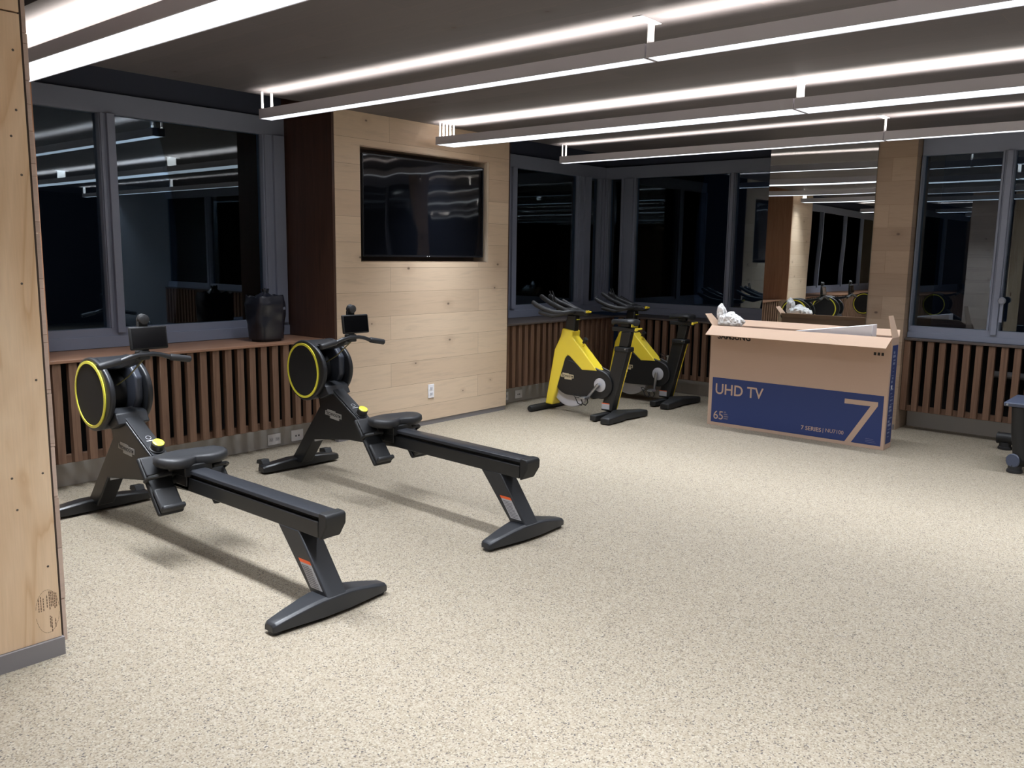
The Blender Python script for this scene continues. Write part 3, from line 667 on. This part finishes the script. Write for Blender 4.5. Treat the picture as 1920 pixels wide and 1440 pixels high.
    obj('plate_axle', MB().tube([(-.15, 1.17, .39), (.15, 1.17, .39)], .022, 12), BLK2, t)
    return t
rw1 = rower((2.176, 2.862, 0), 0, 'black rowing machine nearest the camera, beside the plywood column')
rw2 = dup(rw1, None, (3.505, 2.862, 0), R(-2.8)); rw2['label'] = 'black rowing machine in front of the oak television wall'
rw3 = dup(rw1, None, (-.15, 2.862, 0), 0); rw3['label'] = 'third rowing machine beyond the plywood column, seen only in the mirror'

# ------------------------------------------------------------------ spin bikes
def bike(loc, rz, label, crank_deg):
    t = thing('exercise_bike', label, 'exercise bike', loc, rz, None)
    # local y grows towards the handlebar; y=0 is world 4.33
    rf = obj('rear_foot', MB().loft([[(x, y-hy, z0), (x, y+hy, z0), (x, y+hy, z1-.01), (x, y+hy-.012, z1), (x, y-hy+.012, z1), (x, y-hy, z1-.01)] for x, y, hy, z0, z1 in ((-.335, .005, .040, .008, .058), (-.325, .0, .050, .008, .066), (-.10, .02, .070, .012, .082), (.0, .055, .085, .012, .086), (.10, .02, .070, .012, .082), (.325, -.01, .050, .008, .066), (.335, -.01, .040, .008, .058))]), BLK2, t, bevel=.004)
    obj('rear_foot_arm', MB().box(-.28, .02, .135, .205, .010, .062), BLK2, rf, bevel=.008)
    ff = obj('front_foot', MB().tube([(-.31, .91, .034), (-.29, .91, .034), (.29, .91, .034), (.31, .91, .034)], [.026, .034, .034, .026], 16), BLK2, t)
    # seat post
    po = [(.115, .07), (.245, .07), (.105, .67), (-.035, .67)]
    p_ = obj('seat_tube', MB().prism(po, 'x', -.042, .042), BLK, t, bevel=.012, seg=3)
    d = Vector((0, -.15, .60)).normalized()
    st_ = MB()
    for sx in (1,):
        st_.loft([[(sx*.036-.006, y-.0035, z), (sx*.036+.008, y-.0035, z), (sx*.036+.008, y+.012, z), (sx*.036-.006, y+.012, z)] for y, z in ((.1145, .085), (-.0335, .655))])
    obj('yellow_strip', st_, YELF, p_, bevel=.001, seg=1)
    obj('warning_label', quad((-.0424, .232, .088), (0, -1, 0), (0, 0, 1), 0, .088, 0, .050), LAB, p_, smooth=False)
    obj('label_header', quad((-.0424, .232, .088), (0, -1, 0), (0, 0, 1), 0, .088, .050, .058), ORG, p_, smooth=False)
    obj('collar', MB().box(-.055, .055, -.052, .105, .655, .70), BLK2, t, bevel=.010)
    for sx in (-1, 1): obj('collar_screw', MB().lathe([(.010, 0), (.008, .006)], (sx*.055, -.02, .684), (sx, 0, 0), 12), STEEL, t)
    obj('seat_post', MB().prism([(-.030, .70), (.070, .70), (.045, .845), (-.060, .845)], 'x', -.032, .032), BLK, t, bevel=.008)
    obj('seat_slider', MB().box(-.035, .035, -.115, .150, .845, .885), BLK2, t, bevel=.008)
    obj('seat_lever', MB().box(-.060, .050, -.135, -.118, .868, .886).box(-.062, -.030, -.137, -.116, .858, .876), YELF, t, bevel=.004)
    # saddle
    rings = []
    for y, hw, zt in ((-.10, .060, .952), (-.085, .088, .966), (-.04, .092, .968), (.02, .070, .962), (.08, .036, .958), (.14, .024, .955), (.17, .014, .948)):
        rings.append([(hw*math.cos(a), y, zt-.028+.028*math.sin(a)*(1 if math.sin(a) > 0 else .8)) for a in [2*math.pi*k/20 for k in range(20)]])
    obj('saddle', MB().loft(rings), RUB, t, angle=60)
    obj('saddle_clamp', MB().box(-.022, .022, -.03, .06, .886, .925), BLK2, t, bevel=.005)
    # yellow fork frame
    fr_ = [(.585, .815), (.710, .835), (.735, .745), (.800, .620), (.905, .060), (.815, .055), (.665, .535), (.640, .572), (.615, .562), (.462, .440), (.275, .448), (.590, .755)]
    obj('frame', MB().prism(fr_, 'x', -.068, .068), YELF, t, bevel=.012, seg=3)
    obj('brake_knob', MB().lathe([(.012, 0), (.012, .03), (.024, .034), (.022, .055)], (0, .50, .70), (0, -.62, .78), 16), BLK2, t)
    obj('knob_seat', MB().lathe([(.016, -.01), (.014, .022)], (0, .505, .672), (0, -.62, .78), 14), YELF, t)
    # head tube, bar slider
    obj('head_post', MB().prism([(.588, .80), (.700, .82), (.675, .965), (.575, .965)], 'x', -.040, .040), BLK, t, bevel=.010)
    obj('bar_slider', MB().prism([(.44, .985), (.48, .965), (.72, .965), (.76, .985), (.72, 1.015), (.47, 1.015)], 'x', -.045, .045), BLK2, t, bevel=.010)
    obj('bar_lever', MB().box(-.040, .034, .435, .452, .995, 1.012).box(-.040, -.010, .432, .455, 1.003, 1.018), YELF, t, bevel=.003)
    obj('post_lever', MB().box(-.012, .030, .565, .582, .918, .928), YEL, t, bevel=.003)
    # handlebars: outer bull horns and inner aero bars
    hb = MB()
    for sx in (-1, 1):
        hb.tube([(0, .60, 1.0), (sx*.09, .60, 1.0), (sx*.16, .63, .99), (sx*.205, .70, .995), (sx*.235, .80, 1.02), (sx*.245, .90, 1.06), (sx*.245, .945, 1.085)], [0.0208, 0.0208, 0.0221, 0.0234, 0.0234, 0.0234, 0.0195], 12)
        hb.tube([(sx*.16, .63, .99), (sx*.21, .72, .965), (sx*.24, .82, .985), (sx*.245, .86, .99)], [0.0208, 0.0234, 0.0234, 0.0195], 10)
        hb.tube([(sx*.09, .62, 1.0), (sx*.085, .72, 1.03), (sx*.075, .86, 1.075), (sx*.07, .96, 1.125), (sx*.068, .985, 1.14)], [0.0208, 0.0234, 0.0234, 0.0234, 0.0182], 12)
    obj('handlebar', hb, RUB, t)
    obj('bar_pad', MB().box(-.06, .06, .60, .80, 1.0, 1.03), BLK2, t, bevel=.012)
    obj('console_stem', MB().tube([(-.02, .84, 1.03), (-.035, .90, 1.19)], .006, 8).tube([(.02, .84, 1.03), (.005, .90, 1.19)], .006, 8), BLK2, t)
    obj('console', MB().box(-.035, .035, .80, .85, 1.02, 1.05), BLK2, t, bevel=.006)
    # flywheel and belt guard
    fy, fz, gx = .620, .305, -.0
    obj('flywheel', MB().lathe([(.242, -.030), (.250, -.022), (.250, .022), (.242, .030), (.17, .028), (.17, -.028)], (.0, fy, fz), (1, 0, 0), 64), SILV, t)
    def hull(r1, r2, n=28):
        c1, c2 = Vector((fy, fz+.068)), Vector((.245, .318)); d = (c2-c1); L = d.length; an = math.atan2(d.y, d.x); ph = math.acos((r1-r2)/L); pts = []
        for k in range(n+1):
            a = an+ph+(2*math.pi-2*ph)*k/n; pts.append((c1.x+r1*math.cos(a), c1.y+r1*math.sin(a)))
        for k in range(n+1):
            a = an-ph+(2*ph)*k/n; pts.append((c2.x+r2*math.cos(a), c2.y+r2*math.sin(a)))
        return pts
    for sx in (-1, 1):
        a, b = (-.064, -.0400) if sx < 0 else (.0400, .064)
        g = obj('belt_guard', MB().prism(hull(.196, .135), 'x', a, b), BLK, t, bevel=.010, seg=3)
        if sx < 0: badge(g, (-.0645, .715, .335), (0, -1, -.02), (0, -.02, 1), .155, .060, BADGE, INKK)
    obj('guard_core', MB().prism(hull(.165, .12), 'x', -.0399, .0399), BLK2, t)
    obj('guard_vane', MB().tube([(-.062, fy-.172*math.sin(a), fz+.040+.172*math.cos(a)) for a in [R(-2+11*k) for k in range(6)]], .009, 8), BLKG, t)
    # cranks and pedals
    cy_, cz = .245, .318
    for sx, an in ((-1, crank_deg), (1, crank_deg+180)):
        cr_ = obj('crank_disc', MB().lathe([(.066, 0), (.066, .006), (.060, .009), (.001, .010)], (sx*.0645, cy_, cz), (sx, 0, 0), 40), SILV, t)
        dv = Vector((0, math.sin(R(an)), -math.cos(R(an)))); e = Vector((sx*.100, cy_, cz)); f = e+dv*.170
        obj('crank_arm', MB().tube([e-dv*.02, e, e+dv*.04, f, f+dv*.012], [.014, .020, .015, .013, .010], 12), STEEL, cr_)
        px = sx*.155
        pd = obj('pedal', MB().box(px-.042, px+.042, f.y-.030, f.y+.030, f.z-.010, f.z+.010), STEEL, cr_, bevel=.004)
        lp = MB()
        lp.tube([(px-.035, f.y+.03, f.z), (px-.035, f.y+.09, f.z+.002), (px-.02, f.y+.115, f.z+.02), (px+.02, f.y+.115, f.z+.02), (px+.035, f.y+.09, f.z+.002), (px+.035, f.y+.03, f.z)], .004, 6)
        lp.tube([(px-.045, f.y, f.z-.01), (px-.045, f.y-.01, f.z-.05), (px, f.y-.015, f.z-.072), (px+.045, f.y-.01, f.z-.05), (px+.045, f.y, f.z-.01)], .005, 6)
        lp.tube([(px-.04, f.y+.08, f.z), (px-.035, f.y+.05, f.z-.055), (px, f.y+.03, f.z-.075), (px+.035, f.y+.05, f.z-.055), (px+.04, f.y+.08, f.z)], .005, 6)
        obj('toe_cage', lp, BLK2, pd)
    return t
bike((6.775, 4.33, 0), 0, 'yellow and black exercise bike nearest the wooden pillar', 42)
bike((7.865, 4.34, 0), 0, 'yellow and black exercise bike between the other bike and the carton', 352+14)

# ------------------------------------------------------------------ television carton
bx = thing('television_carton', 'tall open cardboard television carton with blue print and big 7', 'box', (7.18, 2.085, 0))
# local: x depth 0..19, y length 0..1.585, front face at x=0 looking to -x
D_, L_, H_, T_ = .188, 1.588, .922, .006
cb = MB().box(0, T_, 0, L_, .001, H_).box(D_-T_, D_, 0, L_, .001, H_).box(T_, D_-T_, 0, T_, .001, H_).box(T_, D_-T_, L_-T_, L_, .001, H_).box(T_, D_-T_, T_, L_-T_, .001, .007)
body = obj('carton_body', cb, CARD, bx, smooth=False)
# flaps: local coordinates of the hinge edges
obj('front_flap', MB().add([(0, -.002, H_), (0, L_, H_), (-.130, L_-.006, H_-.077), (-.130, .004, H_-.077), (0, -.002, H_+.005), (0, L_, H_+.005), (-.132, L_-.006, H_-.072), (-.132, .004, H_-.072)], [(0, 1, 2, 3), (7, 6, 5, 4), (0, 4, 5, 1), (1, 5, 6, 2), (2, 6, 7, 3), (3, 7, 4, 0)]), CARDL, bx, smooth=False)
obj('rear_flap', MB().add([(D_, 0, H_), (D_, L_, H_), (D_+.115, L_-.03, H_+.045), (D_+.115, .03, H_+.045), (D_, 0, H_+.005), (D_, L_, H_+.005), (D_+.113, L_-.03, H_+.050), (D_+.113, .03, H_+.050)], [(0, 1, 2, 3), (7, 6, 5, 4), (0, 4, 5, 1), (1, 5, 6, 2), (2, 6, 7, 3), (3, 7, 4, 0)]), CARDL, bx, smooth=False)
obj('side_flap', MB().add([(.010, 0, H_), (D_-.010, 0, H_), (D_-.05, .045, H_+.175), (.02, .045, H_+.175), (.010, .005, H_), (D_-.010, .005, H_), (D_-.05, .050, H_+.175), (.02, .050, H_+.175)], [(0, 1, 2, 3), (7, 6, 5, 4), (0, 4, 5, 1), (1, 5, 6, 2), (2, 6, 7, 3), (3, 7, 4, 0)]), CARDL, bx, smooth=False)
obj('side_flap', MB().add([(.010, L_, H_), (D_-.010, L_, H_), (D_-.04, L_+.09, H_+.10), (.03, L_+.09, H_+.10), (.010, L_-.005, H_), (D_-.010, L_-.005, H_), (D_-.04, L_+.086, H_+.104), (.03, L_+.086, H_+.104)], [(0, 1, 2, 3), (7, 6, 5, 4), (0, 4, 5, 1), (1, 5, 6, 2), (2, 6, 7, 3), (3, 7, 4, 0)]), CARDL, bx, smooth=False)
# front print; u runs to the right as seen (towards -y)
O = Vector((0, L_, 0)); U = (0, -1, 0); V = (0, 0, 1)
def fp(u): return u
blue = obj('blue_print', quad(O, U, V, .036, 1.563, .030, .448, lift=.0009), BLUE, body, smooth=False)
writing('uhd_tv_lettering', 'UHD TV', O+Vector((0, -.070, .295)), U, V, .465, .098, CARD, blue, lift=.0016, bold=.012)
writing('size_numerals', '65', O+Vector((0, -.062, .060)), U, V, .095, .078, CARD, blue, lift=.0016)
sp_ = MB()
for k in range(4): q = quad(O, U, V, .165, .165+(.02, .035, .045, .04)[k], .128-.020*k, .138-.020*k, lift=.0016); sp_.add(q.v, q.f)
obj('small_print', sp_, mat('pale_print', (120, 112, 124), .7), blue, smooth=False)
writing('series_lettering', '7 SERIES', O+Vector((0, -.895, .078)), U, V, .175, .036, CARD, blue, lift=.0016, bold=.012)
writing('model_lettering', '| NU7100', O+Vector((0, -1.085, .074)), U, V, .175, .042, CARD, blue, lift=.0016)
s7 = [(1.250, .392), (1.520, .392), (1.520, .360), (1.325, .030), (1.272, .030), (1.462, .352), (1.250, .352)]
vs = [O+Vector((-.0016, -a, b)) for a, b in s7]; n7 = len(vs)
obj('big_seven', MB().add(vs+[v+Vector((.0006, 0, 0)) for v in vs], [tuple(range(n7)), tuple(range(2*n7-1, n7-1, -1))]+[(i, n7+i, n7+(i+1) % n7, (i+1) % n7) for i in range(n7)]), CARD, blue, smooth=False)
sp_ = MB()
for k in range(3): q = quad(O, U, V, 1.44, 1.525-.01*k, .050+.014*k, .053+.014*k, lift=.0016); sp_.add(q.v, q.f)
obj('small_print', sp_, mat('pale_print2', (104, 106, 140), .7), blue, smooth=False)
writing('maker_lettering', 'SAMSUNG', O+Vector((0, -.065, .806)), U, V, .32, .055, INKK, body, lift=.0012, bold=.03)
ic = MB()
for k in range(3): q = quad(O, U, V, 1.455+.03*k, 1.475+.03*k, .775, .80, lift=.001); ic.add(q.v, q.f)
obj('handling_icons', ic, INKK, body, smooth=False)
# side print, faces -y
O2 = Vector((0, 0, 0)); U2 = (1, 0, 0)
side = obj('side_print', quad(O2, U2, V, .035, D_-.012, .045, .86, lift=.0009), BLUE, body, smooth=False)
sp_ = MB(); random.seed(9)
for k in range(24):
    z = .10+.030*k; a = random.uniform(.055, .08); b = a+random.uniform(.03, .08); q = quad(O2, U2, V, a, min(b, D_-.02), z, z+random.choice((.005, .012, .02)), lift=.0016); sp_.add(q.v, q.f)
obj('side_small_print', sp_, mat('pale_print3', (126, 134, 160), .7), side, smooth=False)
obj('side_sticker', quad(O2, U2, V, .07, .10, .50, .53, lift=.0017), INKW, side, smooth=False)
# foam wedge rising from the carton
fo = MB().add([(7.215, 2.255, .90), (7.33, 2.255, .90), (7.33, 2.90, .905), (7.215, 2.90, .905), (7.215, 2.255, 1.018), (7.33, 2.255, 1.018), (7.33, 2.90, .925), (7.215, 2.90, .925)], [(3, 2, 1, 0), (4, 5, 6, 7), (0, 1, 5, 4), (1, 2, 6, 5), (2, 3, 7, 6), (3, 0, 4, 7)])
fo.box(7.215, 7.33, 2.255, 2.90, .60, .8995)
tag(obj('foam_block', fo, FOAM, bevel=.004), 'white foam packing wedge sticking out of the carton', 'foam')
# crumpled plastic bag
def bag(name, lobes, label, seed):
    bm = bmesh.new()
    for (x, y, z), (sx, sy, sz) in lobes:
        r = bmesh.ops.create_icosphere(bm, subdivisions=5, radius=1)
        for v in r['verts']:
            p = v.co.copy(); d = 1+.42*noise.noise(p*1.5+Vector((seed, x, z)))+.22*abs(noise.noise(p*3+Vector((seed*2, y, 0))))-.04*abs(noise.noise(p*7))
            v.co = Vector((x+p.x*sx*d, y+p.y*sy*d, max(z+.012+p.z*sz*d, .9300)))
    me = bpy.data.meshes.new(name); bm.to_mesh(me); bm.free()
    for p in me.polygons: p.use_smooth = True
    mt = bpy.data.materials.new('white_plastic_film'); mt.use_nodes = True; b = mt.node_tree.nodes['Principled BSDF']
    b.inputs['Base Color'].default_value = (.92, .92, .95, 1); b.inputs['Roughness'].default_value = .55; b.inputs['Specular IOR Level'].default_value = .3; b.inputs['Subsurface Weight'].default_value = .5; b.inputs['Subsurface Radius'].default_value = (.02, .02, .02)
    me.materials.append(mt); o = bpy.data.objects.new(name, me); COL.objects.link(o); return tag(o, label, 'bag')
bag('plastic_bag', [((7.26, 3.60, .945), (.05, .055, .075)), ((7.26, 3.625, 1.025), (.035, .045, .075)), ((7.26, 3.52, .955), (.06, .095, .075)), ((7.25, 3.47, .945), (.05, .075, .06))], 'crumpled white plastic bag on the left end of the carton', 4)

# ------------------------------------------------------------------ workout bench at the right edge
be = thing('workout_bench', 'black gym bench frame cut off by the right edge of the photo', 'bench', (7.12, 1.13, 0), 0)
def capfoot(x, y, d):
    f = obj('foot', MB().lathe([(.052, 0), (.054, .006), (.052, .022), (.046, .024), (.046, .060)], (x, y, 0), (0, 0, 1), 24), RUB, be); return f
capfoot(0, 0, 0); capfoot(.84, .22, 0); capfoot(.55, -.62, 0)
obj('base_bar', MB().tube([(-.028, .005, .092), (.012, -.02, .092), (.50, -.58, .092), (.58, -.66, .092)], [.050, .050, .050, .050], 20), BLK2, be)
obj('end_cap', MB().lathe([(.052, 0), (.052, .012), (.045, .018), (.001, .020)], (-.024, .008, .092), (-.9, .3, .05), 28), mat('blue_grey_cap', (70, 78, 98), .4), be)
obj('base_bar', MB().tube([(.84, .27, .092), (.84, .10, .092), (.80, -.30, .092)], [.046, .048, .048], 18), BLK2, be)
obj('end_cap', MB().lathe([(.048, 0), (.048, .012), (.040, .016), (.001, .018)], (.84, .27, .092), (0, 1, 0), 24), BLK2, be)
obj('upright', MB().tube([(.02, -.035, .10), (.01, -.005, .30), (.0, .01, .492)], [.056, .054, .050], 18), BLK2, be)
obj('seat_plate', MB().box(-.06, .42, -.62, .105, .494, .524), mat('blue_grey_plate', (72, 80, 100), .4), be, bevel=.008)
obj('bolt', MB().lathe([(.008, 0), (.006, .006)], (-.061, .080, .508), (-1, 0, 0), 10), STEEL, be)
